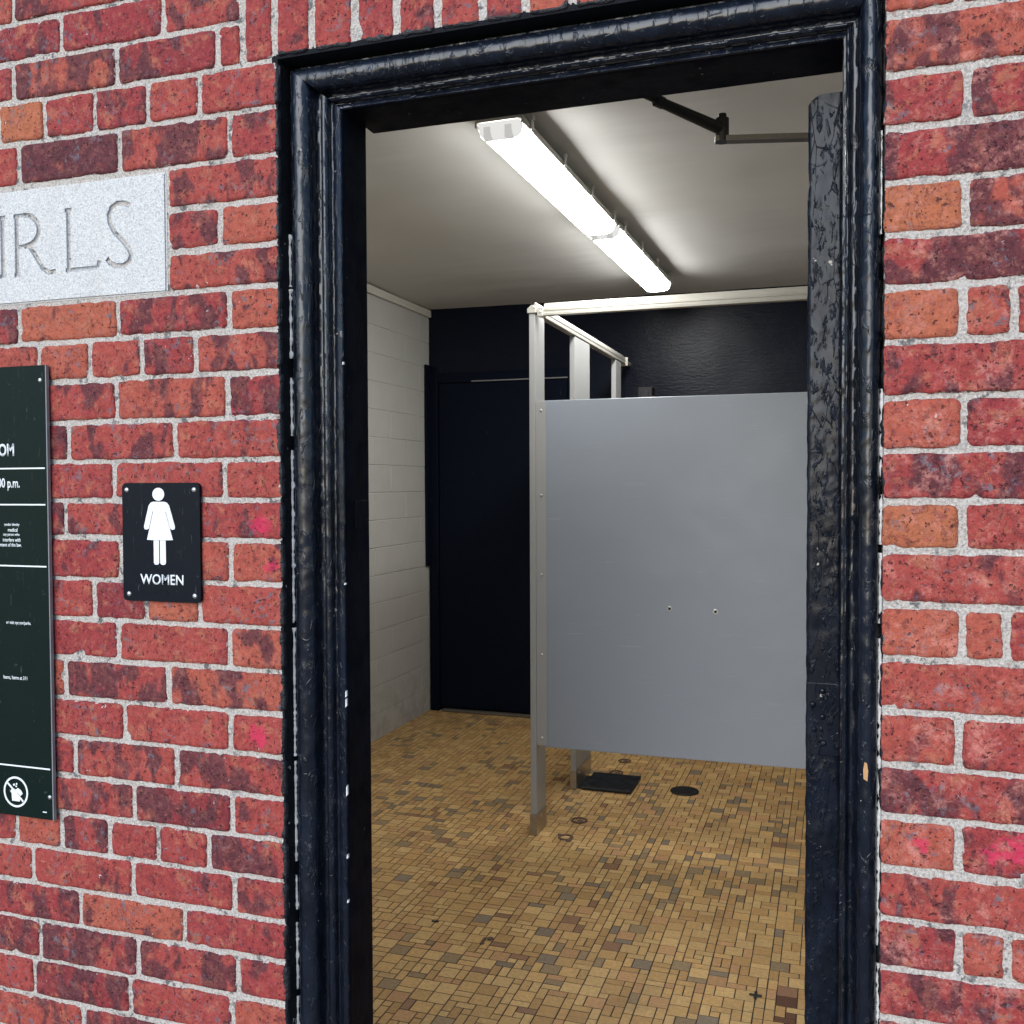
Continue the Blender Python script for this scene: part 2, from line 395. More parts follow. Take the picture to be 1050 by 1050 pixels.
# ---------------------------------------------------------------- brick wall
LINES = [2.096, 2.022, 1.944, 1.873, 1.80, 1.731, 1.66, 1.589, 1.515, 1.445, 1.376, 1.309, 1.236, 1.163, 1.091, 1.018, .948, .876, .806, .738, .668, .600, .527]
def zline(k):
    if k < 0: return 2.096 - .0711 * k
    if k > 22: return .527 - .0711 * (k - 22)
    return LINES[k]
LJ = {-3: [-1.4133], -2: [-1.3055, -1.089], -1: [-1.4145, -1.1873, -.9815], 0: [-1.4504, -1.3449, -1.2353, -1.1236, -1.0184],
 1: [-1.406, -1.1842, -.9609], 2: [], 3: [-.9811], 4: [], 5: [-1.412, -1.1923, -.9651], 6: [-1.3685, -1.2553, -1.1435, -1.0331],
 7: [-1.4317, -1.1983, -.9701], 8: [-1.3038, -1.076], 9: [-1.4372, -1.2062, -.9782], 10: [-1.3142, -1.0751], 11: [-1.4333, -1.1937, -.9681],
 12: [-1.3639, -1.2538, -1.1414, -1.0305], 13: [-1.4549, -1.2025, -.9722], 14: [-1.32, -1.0971], 15: [-1.4403, -1.1912, -.9728],
 16: [-1.3016, -1.0821], 17: [-1.4034, -1.1733, -.971], 18: [-1.4381, -1.3347, -1.2283, -1.1243, -1.0195], 19: [-1.4021, -1.1783, -.9692],
 20: [-1.2945, -1.0709], 21: [-1.3875, -1.1702, -.9636]}
RJ = {0: [.1505, .2077], 1: [.2405], 2: [.1613], 3: [.2464], 4: [.1605], 5: [.2478], 6: [.1586, .2192], 7: [.2458], 8: [.1609], 9: [.2461], 10: [.16],
 11: [.2474], 12: [.1612, .2135], 13: [.2488], 14: [.1584], 15: [.2502], 16: [.1595], 17: [.2516], 18: [.1606, .2193], 19: [.2529], 20: [.1617]}
SOLD = [-.9337, -.8725, -.8039, -.7267, -.6535, -.5842, -.5105, -.4422, -.3698]
while SOLD[-1] < .07: SOLD.append(SOLD[-1] + .0718)
PX0, PX1, PZ0, PZ1 = -1.76, -1.088, 1.7335, 1.938
WX0, WX1, WZ1 = -3.3, 1.6, 3.25

# kind of each brick that shows in the photo: (row, nth from the doorway): (tone, flash)
TONE = {(1, 0): (.45, .35), (1, 1): (.62, .75), (1, 2): (.12, .9), (0, 0): (.5, .3), (0, 1): (.55, .15), (0, 2): (.35, .6), (0, 3): (.45, .4), (0, 4): (1, 0),
 (-1, 1): (.25, .55), (-1, 2): (.75, .7), (-2, 0): (.6, .45), (-2, 1): (.3, .3), (-2, 2): (.2, .5), (2, 0): (.6, .55), (3, 0): (.75, .05), (3, 1): (.5, .5), (4, 0): (.6, .55),
 (5, 0): (.75, .3), (5, 1): (.4, .5), (5, 2): (.85, .2), (6, 0): (.65, .6), (6, 1): (.45, .4), (6, 2): (.65, .3), (6, 3): (.8, .1),
 (7, 0): (.35, .5), (7, 1): (.75, .6), (8, 0): (.6, .25), (8, 1): (.62, .55), (9, 0): (.6, .3), (9, 1): (.62, .35), (10, 0): (.5, .3), (11, 0): (.7, .3), (12, 0): (.65, .2), (12, 1): (.85, .1)}
RT = {(1, 0): (.75, .6), (2, 0): (.45, .3), (2, 1): (.4, .5), (3, 0): (.4, .75), (4, 0): (.95, .0), (4, 1): (.7, .6), (5, 0): (.45, .75), (6, 0): (.95, .1), (6, 1): (.7, .5),
 (7, 0): (.45, .35), (8, 0): (.8, .05), (8, 1): (.35, .4), (9, 0): (.45, .5), (10, 0): (.95, .0), (10, 1): (.55, .3), (11, 0): (.6, .3), (12, 0): (.8, .1), (12, 1): (.75, .1),
 (13, 0): (.62, .2), (14, 0): (.7, .2), (15, 0): (.55, .55), (16, 0): (.75, .1), (16, 1): (.4, .4), (17, 0): (.62, .4), (18, 0): (.4, .35), (18, 1): (.7, .1), (19, 0): (.45, .5)}

BV, BF, BC, BUV = [], [], [], []
def brick(x0, x1, z0, z1, tone=None, flash=None, soldier=False):
    w, h = x1 - x0, z1 - z0
    if w < .012 or h < .012: return
    near = (-1.62 < x1 and x0 < .4 and z1 > .3 and z0 < 2.45)
    st = .0055 if near else .025
    nx, nz = max(4, int(w / st)), max(4, int(h / st))
    seed = random.random()
    tone = random.choice((.2, .4, .5, .6, .62, .7, .75, .5)) + random.uniform(-.08, .08) if tone is None else tone + random.uniform(-.04, .04)
    flash = random.choice((.0, .2, .3, .42, .5, .62)) if flash is None else flash
    b = len(BV); so = seed * 37
    tilt = random.uniform(-.0012, .0012); out = random.uniform(-.0006, .0012)
    # grid lines crowd the rim so the arris can be rounded
    def ax(n, L):
        t = [0, .0009 / L, .0024 / L] + [(.0024 + (L - .0048) * i / n) / L for i in range(1, n)] + [1 - .0024 / L, 1 - .0009 / L, 1]
        return t
    us, vs_ = ax(nx, w), ax(nz, h)
    for v in vs_:
        for u in us:
            lx, lz = u * w, v * h
            e = min(lx, w - lx, lz, h - lz)
            cxr = max(0, .007 - min(lx, w - lx)); czr = max(0, .007 - min(lz, h - lz))
            k = max(0, 1 - e / .016)
            px, pz = x0 + lx, z0 + lz
            nxv = fbm((px * 28, pz * 28, so), 3); nzv = fbm((px * 28 + 9, pz * 28, so + 5), 3)
            n2 = fbm((px * 90, pz * 90, so + 2), 2)
            X = px + k * (.0020 * nxv + .0016 * n2); Z = pz + k * (.0020 * nzv - .0016 * n2)
            if cxr and czr:   # knock the corners off
                q = .28 * min(cxr, czr)
                X += q if u < .5 else -q; Z += q if v < .5 else -q
            chip = max(0, fbm((px * 30, pz * 30, so + 11), 3) - .38) * k
            prof = min(1, max(0, e / .0022)) ** .5
            y = .003 - (.0052 + out) * prof + .0007 * fbm((px * 22, pz * 22, so + 3), 3) + .0007 * n2 + tilt * (v - .5) + .012 * chip
            if e == 0: y = .0035
            BV.append((X, y - (.0009 if e > .002 else 0), Z)); BC.append((tone, flash, seed, min(1, e / .02))); BUV.append((lz, lx) if soldier else (lx, lz))
    W = len(us)
    for j in range(len(vs_) - 1):
        for i in range(W - 1):
            a = b + j * W + i; BF.append((a, a + 1, a + W + 1, a + W))
def course(z0, z1, joints, xa, xb, tones=None, rev=False, idx=None):
    J = [xa - .0055] + sorted(j for j in joints if xa + .01 < j < xb - .01) + [xb + .0055]
    n = len(J) - 1
    for i in range(n):
        key = (idx, n - 1 - i if rev else i)
        t, f = (tones or {}).get(key, (None, None))
        m = .0037 + random.uniform(-.0009, .0009)
        brick(J[i] + .0042, J[i + 1] - .0042, z0 + m + random.uniform(-.001, .001), z1 - m + random.uniform(-.001, .001), t, f)
def header(k): return k % 6 == 0
for k in range(-16, 30):
    z1, z0 = zline(k), zline(k + 1)
    if z0 < -.1 or z1 > WZ1: continue
    z0 = max(z0, -.05)
    pitch = .1115 if header(k) else .2145
    soldier_row = -3 <= k <= -1
    lj = list(LJ.get(k, []))
    if k in (2, 3, 4):
        course(z0, z1, lj, PX1 + .006, OXL, TONE, True, k)
        x = PX0 - .0055; js = []
        while x > WX0: x -= pitch; js.append(x)
        course(z0, z1, js, WX0, PX0 - .011)
    else:
        if not lj:
            lj = [OXL - (.05 if header(k) else (.105 if k % 2 else .0)) - pitch * .5]
        x = min(lj)
        while x > WX0: x -= pitch; lj.append(x)
        if k < -3:   # unbroken rows above the lintel
            x = max(lj)
            while x < WX1: x += pitch; lj.append(x)
            course(z0, z1, lj, WX0, WX1)
            continue
        x = max(lj); end = OXL if k >= 0 else SOLD[0] - .0055
        while k not in LJ and x + pitch < end: x += pitch; lj.append(x)
        course(z0, z1, lj, WX0, end, TONE, True, k)
    rj = list(RJ.get(k, [])) or [OXR + (.105 if k % 2 == 0 else .19)]
    x = max(rj)
    while x < WX1: x += pitch; rj.append(x)
    course(z0, z1, rj, OXR if k >= 0 else SOLD[-1] + .0055, WX1, RT, False, k)
ST = [(.4, .2), (.45, .15), (.5, .1), (.42, .3), (.5, .35), (.65, .2), (.5, .2), (.8, .1)]
for i in range(len(SOLD) - 1):
    t, f = ST[i] if i < len(ST) else (None, None)
    brick(SOLD[i] + .0055, SOLD[i + 1] - .0055, OZT + .004, zline(-3) - .005, t, f, True)
mo = MB()
mo.box(WX0, OXL - .0015, 0, .11, -.15, WZ1); mo.box(OXR + .0015, WX1, 0, .11, -.15, WZ1); mo.box(OXL - .0015, OXR + .0015, 0, .11, OZT + .002, WZ1)
nb = len(BV)
wall_me = mesh('brick_wall', BV + mo.v, BF + [tuple(i + nb for i in f) for f in mo.f], None, False, [M['brick'], M['mortar']], [0] * len(BF) + [1] * len(mo.f))
at = wall_me.attributes.new('brick', 'FLOAT_COLOR', 'POINT')
at.data.foreach_set('color', [c for q in BC + [(0, 0, 0, 1)] * len(mo.v) for c in q])
uvl = wall_me.uv_layers.new(name='UVMap'); buv = BUV + [(0, 0)] * len(mo.v)
uvl.data.foreach_set('uv', [c for l in wall_me.loops for c in buv[l.vertex_index]])
wall_me.polygons.foreach_set('use_smooth', [True] * len(BF) + [False] * len(mo.f))
bw = tag(ob('brick_wall', wall_me), 'weathered red brick outer wall with pale mortar around the black doorway', 'brick wall')
iw = MB(); iw.box(WX0, -.80, .1101, .125, 0, 2.6); iw.box(.09, WX1, .1101, .125, 0, 2.6); iw.box(-.80, .09, .1101, .125, 2.06, 2.6)
iw.build('inner_plaster', M['block'], bw)

# ---------------------------------------------------------------- carved stone plaque
def plaque():
    bm = bmesh.new(); bmesh.ops.create_cube(bm, size=1)
    for v in bm.verts: v.co = Vector((PX0 + (v.co.x + .5) * (PX1 - PX0), -.004 + (v.co.y + .5) * .07, PZ0 + (v.co.z + .5) * (PZ1 - PZ0)))
    bmesh.ops.bevel(bm, geom=bm.edges[:], offset=.003, segments=2, affect='EDGES')
    me = bpy.data.meshes.new('stone_plaque'); bm.to_mesh(me); bm.free(); me.materials.append(M['stone']); me.materials.append(M['groove'])
    o = ob('stone_plaque', me)
    zt, zb = 1.892, 1.786; m = (zt + zb) / 2
    def arc(cx, cz, rx, rz, a0, a1, n=14): return [(cx + rx * math.cos(R(a0 + (a1 - a0) * i / n)), cz + rz * math.sin(R(a0 + (a1 - a0) * i / n))) for i in range(n + 1)]
    G = [arc(-1.537, m, .052, .053, 50, 320), [(-1.497, m - .036), (-1.497, m - .006)], [(-1.512, m - .006), (-1.484, m - .006)]]
    I = [[(-1.4455, zt), (-1.4455, zb)], [(-1.453, zt), (-1.438, zt)], [(-1.453, zb), (-1.438, zb)]]
    Rr = [[(-1.4125, zt), (-1.4125, zb)], [(-1.419, zt), (-1.395, zt)], arc(-1.395, zt - .028, .033, .028, 90, -90), [(-1.395, zt - .056), (-1.410, zt - .056)],
          [(-1.385, zt - .055), (-1.372, zt - .072), (-1.354, zb + .008), (-1.340, zb - .001), (-1.325, zb)], [(-1.419, zb), (-1.405, zb)]]
    Lc = [[(-1.2955, zt), (-1.2955, zb)], [(-1.303, zt), (-1.288, zt)], [(-1.303, zb), (-1.233, zb)], [(-1.233, zb), (-1.229, zb + .012)]]
    Sc = [[(-1.163, zt - .004), (-1.175, zt + .001), (-1.189, zt + .002), (-1.201, zt - .004), (-1.2075, zt - .017), (-1.205, zt - .032), (-1.195, zt - .048),
           (-1.178, zt - .064), (-1.166, zt - .078), (-1.161, zt - .089), (-1.165, zb + .006), (-1.178, zb - .001), (-1.194, zb), (-1.206, zb + .006), (-1.213, zb + .014)]]
    cut = bmesh.new()
    for st in G + I + Rr + Lc + Sc:
        heavy = len(st) != 2 or abs(st[0][1] - st[1][1]) > .02
        r0 = .0044 if heavy else .0036
        mb = MB(); n = 8; pts = [Vector((x, -.0052, z)) for x, z in st]
        vs, fs = [], []
        for i, p in enumerate(pts):
            d = (pts[min(i + 1, len(pts) - 1)] - pts[max(i - 1, 0)]).normalized(); s = d.cross(Vector((0, 1, 0))).normalized()
            for j in range(n):
                a = 2 * math.pi * j / n; vs.append(p + s * r0 * math.cos(a) * 1.15 + Vector((0, 1, 0)) * r0 * 1.5 * math.sin(a))
        for i in range(len(pts) - 1):
            for j in range(n): fs.append([i * n + j, i * n + (j + 1) % n, (i + 1) * n + (j + 1) % n, (i + 1) * n + j])
        fs += [list(range(n)), [(len(pts) - 1) * n + j for j in range(n)][::-1]]
        me2 = bpy.data.meshes.new('cutter'); me2.from_pydata(vs, [], fs)
        b2 = bmesh.new(); b2.from_mesh(me2); bmesh.ops.recalc_face_normals(b2, faces=b2.faces); b2.to_mesh(me2); b2.free()
        me2.materials.append(M['stone']); me2.materials.append(M['groove'])
        me2.polygons.foreach_set('material_index', [1] * len(me2.polygons))
        co = bpy.data.objects.new('cutter', me2); COL.objects.link(co)
        mod = o.modifiers.new('cut', 'BOOLEAN'); mod.operation = 'DIFFERENCE'; mod.solver = 'EXACT'; mod.object = co
        dg = bpy.context.evaluated_depsgraph_get(); new = bpy.data.meshes.new_from_object(o.evaluated_get(dg))
        o.modifiers.clear(); o.data = new; bpy.data.objects.remove(co)
    # the cut faces become the lettering part
    bm = bmesh.new(); bm.from_mesh(o.data); b2 = bm.copy()
    bmesh.ops.delete(bm, geom=[f for f in bm.faces if f.material_index == 1], context='FACES')
    bmesh.ops.delete(b2, geom=[f for f in b2.faces if f.material_index != 1], context='FACES')
    me = bpy.data.meshes.new('stone_plaque'); bm.to_mesh(me); me.materials.append(M['stone']); me.materials.append(M['groove']); o.data = me
    for xa, xb in ((-1.7, -1.468), (-1.468, -1.43), (-1.43, -1.312), (-1.312, -1.2215), (-1.2215, -1.1)):
        b3 = b2.copy(); bmesh.ops.delete(b3, geom=[f for f in b3.faces if not xa < f.calc_center_median().x <= xb], context='FACES')
        ml = bpy.data.meshes.new('carved_letter'); b3.to_mesh(ml); ml.materials.append(M['stone']); ml.materials.append(M['groove']); b3.free()
        ob('carved_letter', ml, o)
    bm.free(); b2.free()
    return tag(o, 'pale granite plaque carved with capital letters, set in the brickwork', 'plaque')
plaque()

# ---------------------------------------------------------------- signs
def screws(pts, y, parent, r=.0045, name='screw'):
    for x, z in pts:
        m = MB(); m.dome((x, y, z), (0, -1, 0), r, .0022); m.build(name, M['screw'], parent, True)
def women_sign():
    x0, x1, z0, z1 = -1.1825, -1.0225, 1.201, 1.4065
    t = thing('restroom_sign', 'small black sign with a white woman pictogram and the word WOMEN', 'sign', ((x0 + x1) / 2, -.006, z0))
    m = MB(); m.poly(roundrect(x0, x1, z0, z1, .009), -.0105, -.0055); m.build('plate', M['navy'], t)
    cx, cz = -1.105, (z0 + z1) / 2
    sx, sz = .000272, .000228
    def P(u, v): return (cx + (u - 340) * sx, z1 - (v - 85) * sz)
    y = -.0105; m = MB()
    m.poly([(P(337, 172)[0] + .0122 * math.cos(a), P(337, 172)[1] + .0112 * math.sin(a)) for a in [2 * math.pi * i / 32 for i in range(32)]], y - .0010, y)
    # body with arms: one outline, slits between arms and dress
    body = [P(297, 228), P(380, 228), P(402, 236), P(418, 258), P(460, 418), P(456, 436), P(438, 440), P(424, 430), P(392, 300), P(388, 302),
            P(443, 517), P(392, 519), P(288, 519), P(246, 517), P(296, 302), P(292, 300), P(262, 430), P(248, 440), P(229, 436), P(224, 418), P(262, 258), P(277, 236)]
    m.poly(body, y - .0010, y)
    m.poly([P(297, 521), P(337, 521), P(337, 690), P(330, 703), P(317, 706), P(303, 703), P(297, 690)], y - .0010, y)
    m.poly([P(345, 521), P(388, 521), P(388, 690), P(382, 703), P(367, 706), P(352, 703), P(345, 690)], y - .0010, y)
    m.build('pictogram', M['white'], t)
    text_part('lettering', 'WOMEN', -1.1455, -1.0565, 1.2305, 1.2485, y, M['white'], t, .0010, .012)
    m = MB()
    for i, (dx, dz) in enumerate(((0, 0), (.004, 0), (0, .004), (.012, .004), (.016, 0), (.016, .004), (.024, .004), (.028, 0), (.028, -.004))):
        m.dome((-1.116 + dx, y, 1.2165 + dz), (0, -1, 0), .0010, .0007, 8)
    m.build('braille', M['navy'], t)
    screws(((x0 + .010, z1 - .012), (x1 - .011, z1 - .012), (x0 + .012, z0 + .012), (x1 - .012, z0 + .012)), y, t)
women_sign()

def green_sign():
    x1, x0, z0, z1 = -1.343, -1.80, .795, 1.619; y = -.0145
    t = thing('notice_sign', 'tall dark green notice board with white rules text beside the WOMEN sign', 'sign', ((x0 + x1) / 2, -.008, z0))
    m = MB(); m.box(x0, x1, y, -.008, z0, z1, .0008); m.build('board', M['green'], t)
    m = MB(); m.box(x1 + .0002, x1 + .0022, y - .0002, -.008, z0, z1); m.build('board_edge', M['edge'], t)
    for z in (1.434, 1.3682, 1.2564, .8881):
        m = MB(); m.box(x0 + .01, x1 - .004, y - .0006, y, z - .0013, z + .0013); m.build('rule_line', M['white'], t)
    W = M['white']
    text_part('heading', 'ROOM', None, -1.4165, 1.4565, 1.4795, y, W, t, .0004, .03, .78)
    text_part('hours', '8:00 p.m.', None, -1.405, 1.3935, 1.4165, y, W, t, .0004, .02, .72)
    para = ['gender identity', 'medical', 'any person who', 'interfere with', 'intent of the law.']
    ends = (-1.4075, -1.412, -1.4078, -1.4055, -1.4035)
    for i, (s, e) in enumerate(zip(para, ends)):
        z = 1.3295 - i * .0091
        text_part('paragraph', s, None, e, z - .0018, z + .0052, y, W, t, .0003, .015, .78)
    text_part('web_line', 'or visit nyc.gov/parks.', None, -1.385, 1.1475, 1.1555, y, W, t, .0003, .015, .78)
    text_part('small_line', 'Items, Items at 311', None, -1.396, 1.0465, 1.0545, y, W, t, .0003, .015, .78)
    # crossed-out washing pictogram
    c = (-1.427, .8395); ro, ri = .0285, .0248
    m = MB(); n = 40
    A = circle(c[0], c[1], ro, None, n); B = circle(c[0], c[1], ri, None, n)
    vs = [(x, y - .0006, z) for x, z in A + B] + [(x, y, z) for x, z in A + B]; fs = []
    for i in range(n):
        j = (i + 1) % n
        fs += [[i, j, n + j, n + i], [2 * n + i, 3 * n + i, 3 * n + j, 2 * n + j], [i, 2 * n + i, 2 * n + j, j], [n + i, n + j, 3 * n + j, 3 * n + i]]
    m.add(vs, fs)
    def q(u, v): return (c[0] + u * .001, c[1] + v * .001)
    m.poly([q(-20, 14), q(-18, 17), q(18, -15), q(16, -18)][::-1], y - .0006, y)
    # shirt split along the bar
    m.poly([q(-9, -17), q(9, -17), q(9.5, -12), q(-9.6, 4.5), q(-13, 0), q(-15, 3), q(-10, -3)], y - .0006, y)
    m.poly([q(-6, 6.5), q(0, 4), q(5, 8), q(13, 3), q(16, -2), q(12, -5), q(11, -7)], y - .0006, y)
    for u, v, r in ((-4, 13, 2.2), (1, 10.5, 1.8), (2, 15, 1.9)): m.poly(circle(*q(u, v), r * .001, None, 12), y - .0006, y)
    m.build('pictogram', W, t)
    m = MB(); m.box(-1.3655, -1.3565, y - .0003, y, .8075, .8095); m.build('print_mark', W, t)
    screws(((-1.3545, 1.592), (-1.349, .837), (x0 + .012, 1.592), (x0 + .012, .837)), y, t, .0042)
green_sign()

# ---------------------------------------------------------------- painted door frame
FR = thing('painted_doorway', 'thickly painted glossy black moulding around the open doorway', 'doorway', (-.40, .06, 0))
def profile_full():
    # (share across the face 0..1, depth y)
    def bead(a0, a1, y0, yt, n=12): return [(a0 + (a1 - a0) * (1 - math.cos(math.pi * i / n)) / 2, y0 - (y0 - yt) * math.sin(math.pi * i / n) ** .8) for i in range(n + 1)]
    return bead
bead = profile_full()
PL = [(0, .050), (.0005, .036), (.002, .033)] + bead(.0075, .046, .0335, .011, 16) + [(.048, .041), (.052, .043), (.057, .042)] + bead(.0585, .0735, .040, .027, 8) + [(.075, .041), (.0765, .041), (.0785, .0385), (.086, .036), (.093, .0345), (.0952, .037), (.0955, .045), (.0955, .068), (.0955, .095), (.0955, .122), (.090, .124)]
PR = [(0, .050), (.0005, .036), (.002, .033)] + bead(.003, .032, .034, .010, 14) + [(.034, .041), (.038, .043), (.0415, .042)] + bead(.043, .0500, .040, .029, 8) + [(.051, .040), (.0525, .040), (.0535, .043), (.0535, .060), (.0535, .09), (.0535, .118), (.050, .120)]
PT = [(0, .050), (.0005, .036), (.002, .033)] + bead(.0075, .048, .0335, .011, 16) + [(.050, .041), (.054, .043), (.057, .042)] + bead(.0585, .0665, .040, .028, 8) + [(.0675, .040), (.069, .040), (.071, .038), (.0755, .037), (.0775, .039), (.0778, .050), (.0778, .08), (.0778, .115), (.0778, .152), (.072, .154)]
TW, LW, RW = .0778, .0955, .0535
FXL, FXR, FZT = -.8665, .0615, 2.0955
def sweep(prof, f, t0, t1, n, amp, seed, rev_from):
    vs, fs = [], []; m = len(prof)
    for i in range(n + 1):
        s = i / n
        for j, (a, y) in enumerate(prof):
            A, B = f(a, 0.0), f(a, 1.0)
            p = Vector(A).lerp(Vector(B), s)
            q = (p.x * 26, y * 26, p.z * 26)
            d = fbm((q[0] + seed, q[1], q[2]), 3); d2 = fbm((q[0] * 3.1 + seed, q[1] * 3.1, q[2] * 2.2), 3)
            k = amp * (.35 if j > rev_from else 1.0)
            yy = y - k * (.0006 * d + .0007 * max(0, d2) + .0003 * d2)
            lat = k * .0007 * d2
            off = Vector(f(a + lat, s)) if False else Vector((0, 0, 0))
            ax = f(a + lat, 0.0); bx = f(a + lat, 1.0)
            p = Vector(ax).lerp(Vector(bx), s)
            vs.append((p.x, yy, p.z))
    for i in range(n):
        for j in range(m - 1):
            a = i * m + j; fs.append((a, a + 1, a + m + 1, a + m))
    return vs, fs
def part_sweep(name, prof, f, n, amp, seed, split):
    vs, fs = sweep(prof, f, 0, 1, n, amp, seed, split)
    m = len(prof); mi = [1 if (k % (m - 1)) >= split else 0 for k in range(len(fs))]
    me = mesh(name, vs, fs, None, True, [M['frame'], M['reveal']], mi)
    bm = bmesh.new(); bm.from_mesh(me)
    bmesh.ops.recalc_face_normals(bm, faces=bm.faces)
    # outward = towards the street
    if sum(f.normal.y * f.calc_area() for f in bm.faces) > 0: bmesh.ops.reverse_faces(bm, faces=bm.faces)
    bm.to_mesh(me); bm.free()
    me.set_sharp_from_angle(angle=R(50))
    return ob(name, me, FR)
part_sweep('jamb', PL, lambda a, s: (FXL + a, 0, -.01 + (FZT - TW * a / LW + .01) * s), 420, 1.0, 3.0, len(PL) - 6)
part_sweep('jamb', PR, lambda a, s: (FXR - a, 0, -.01 + (FZT - TW * a / RW + .01) * s), 420, 1.3, 11.0, len(PR) - 6)
part_sweep('head', PT, lambda a, s: (FXL + a * LW / TW + (FXR - FXL - a * (LW + RW) / TW) * s, 0, FZT - a), 220, 1.0, 23.0, len(PT) - 6)
# ragged sealant on the brick returns and cracked white caulk line
def ribbon(name, mat, fa, fb, n, y, wfun, gap, parent, thick=.002):
    vs, fs = [], []; run = False
    for i in range(n + 1):
        s = i / n; p = Vector(fa).lerp(Vector(fb), s); w = wfun(s)
        if gap(s): run = False; continue
        d = (Vector(fb) - Vector(fa)).normalized(); side = Vector((0, 1, 0)).cross(d).normalized()
        b = len(vs); wob = .0009 * fbm((s * 60, 3.1, 0), 2)
        vs += [tuple(p + side * (wob - w) + Vector((0, y + .0015, 0))), tuple(p + side * (wob - w * .5) + Vector((0, y - thick, 0))), tuple(p + side * (wob + w * .5) + Vector((0, y - thick, 0))), tuple(p + side * (wob + w) + Vector((0, y + .0015, 0)))]
        if run:
            for j in range(3): fs.append((b - 4 + j, b - 3 + j, b + 1 + j, b + j))
        run = True
    if fs:
        me = mesh(name, vs, fs, mat, True)
        return ob(name, me, parent)
ribbon('caulk', M['caulk'], (FXL + .0005, 0, 0), (FXL + .0005, 0, 1.82), 900, .0285, lambda s: .0033 * max(.10, .50 + 1.1 * fbm((s * 150, 0, 1), 3)), lambda s: fbm((s * 45, 5, 0), 3) > .34, FR)
ribbon('caulk', M['caulk'], (FXR - .0005, 0, 0), (FXR - .0005, 0, 1.53), 800, .027, lambda s: .0042 * max(.12, .7 + 1.0 * fbm((s * 120, 7, 1), 3)), lambda s: fbm((s * 30, 9, 0), 3) > .34, FR)
ribbon('caulk', M['caulk'], (FXR - .003, 0, 1.74), (FXR - .003, 0, 1.88), 120, .022, lambda s: .0022 * max(.12, .4 + .9 * fbm((s * 6, 17, 1), 3)), lambda s: False, FR)
# the exposed wood chip on the right jamb, and white chips on the left arris
m = MB(); m.poly([(.0395, .993), (.0445, .990), (.0455, 1.004), (.0440, 1.015), (.0405, 1.016), (.0390, 1.005)], .0075, .012); m.build('wood_chip', M['wood'], FR)
for z, h in ((1.047, .012), (1.030, .016), (.880, .02), (.775, .008), (.70, .006), (1.60, .005), (1.235, .004)):
    m = MB(); m.poly([(FXL + .0935, z), (FXL + .0962, z + .2 * h), (FXL + .0958, z + h), (FXL + .0940, z + .8 * h)], .0335, .038); m.build('paint_chip', M['caulk'], FR)

m = MB(); m.box(FXL + LW - .0008, FXL + LW + .0022, .070, .112, 1.325, 1.375, .001); m.build('strike_plate', M['reveal'], FR)
m = MB(); m.box(OXL, OXR, -.02, .16, -.12, -.004, .004); m.build('door_sill', M['conc'], FR)

# ---------------------------------------------------------------- open door seen edge-on
DO = thing('entrance_door', 'black door standing open inward, seen along its lumpy painted edge', 'door', (-.017, .125, 0))
def door_leaf():
    x0, x1, zt = -.040, .0112, 1.978
    nx, nz = 14, 480; vs, fs = [], []
    for i in range(nz + 1):
        z = .012 + (zt - .012) * i / nz
        for j in range(nx + 1):
            u = j / nx; x = x0 + (x1 - x0) * u
            rr = .010; e = min(x - x0, x1 - x); y = .124 + (.0035 * (1 - e / .004) ** 2 if e < .004 else 0)
            topz = zt - .014 * max(0, 1 - (x - x0) / .022) ** 2
            zz = min(z, topz)
            n = fbm((x * 60, z * 40, 4.4), 3); n2 = fbm((x * 150, z * 110, 1.4), 3); r = max(0, fbm((x * 40, z * 9, 7.7), 2) + .35)
            y -= (.0006 * n + (.0019 * max(0, n2) ** .8 if n2 > 0 else 0) * r)
            xx = x + (.0012 * fbm((z * 30, j > 7, 2.2), 3) if j in (0, nx) else 0)
            vs.append((xx, y, zz))
    W = nx + 1
    for i in range(nz):
        for j in range(nx): a = i * W + j; fs.append((a, a + 1, a + W + 1, a + W))
    # faces of the leaf running back into the room
    for j, flip in ((0, 1), (nx, 0)):
        b = len(vs)
        for i in range(nz + 1): v = vs[i * W + j]; vs.append((v[0] if i % 1 == 0 else 0, .93, v[2]))
        for i in range(nz): fs.append((i * W + j, (i + 1) * W + j, b + i + 1, b + i))
    b = len(vs)
    for j in range(W): v = vs[nz * W + j]; vs.append((v[0], .93, v[2]))
    for j in range(nx): fs.append((nz * W + j, nz * W + j + 1, b + j + 1, b + j))
    vs += [(x0, .93, .012), (x1, .93, .012), (x1, .93, zt), (x0, .93, zt - .014)]; k = len(vs); fs.append((k - 4, k - 3, k - 2, k - 1))
    me = mesh('leaf', vs, fs, M['door'], True)
    bm = bmesh.new(); bm.from_mesh(me); bmesh.ops.recalc_face_normals(bm, faces=bm.faces); bm.to_mesh(me); bm.free()
    me.set_sharp_from_angle(angle=R(55)); ob('leaf', me, DO)
door_leaf()
for zc in (1.045, .25):
    m = MB(); m.box(-.0385, .0095, .1218 if zc < 1.5 else .1228, .126, zc - .055, zc + .055, .0012); h = m.build('hinge', M['door'], DO)
    m = MB()
    for dx, dz in ((-.012, .043), (-.026, .022), (-.012, .004), (-.024, -.016), (-.010, -.036)): m.dome((dx - .004, .1208, zc + dz), (0, -1, 0), .0045, .0022, 12)
    s = m.build('hinge_screw', M['door'], DO, True); s.parent = h; s.matrix_parent_inverse = Matrix.Identity(4)
    h['_w'] = 0; del h['_w']
    m = MB(); m.cyl((.0150, .126, zc - .055), (.0150, .126, zc + .055), .0045, 12); s = m.build('hinge_pin', M['door'], DO, True); s.parent = h; s.matrix_parent_inverse = Matrix.Identity(4)

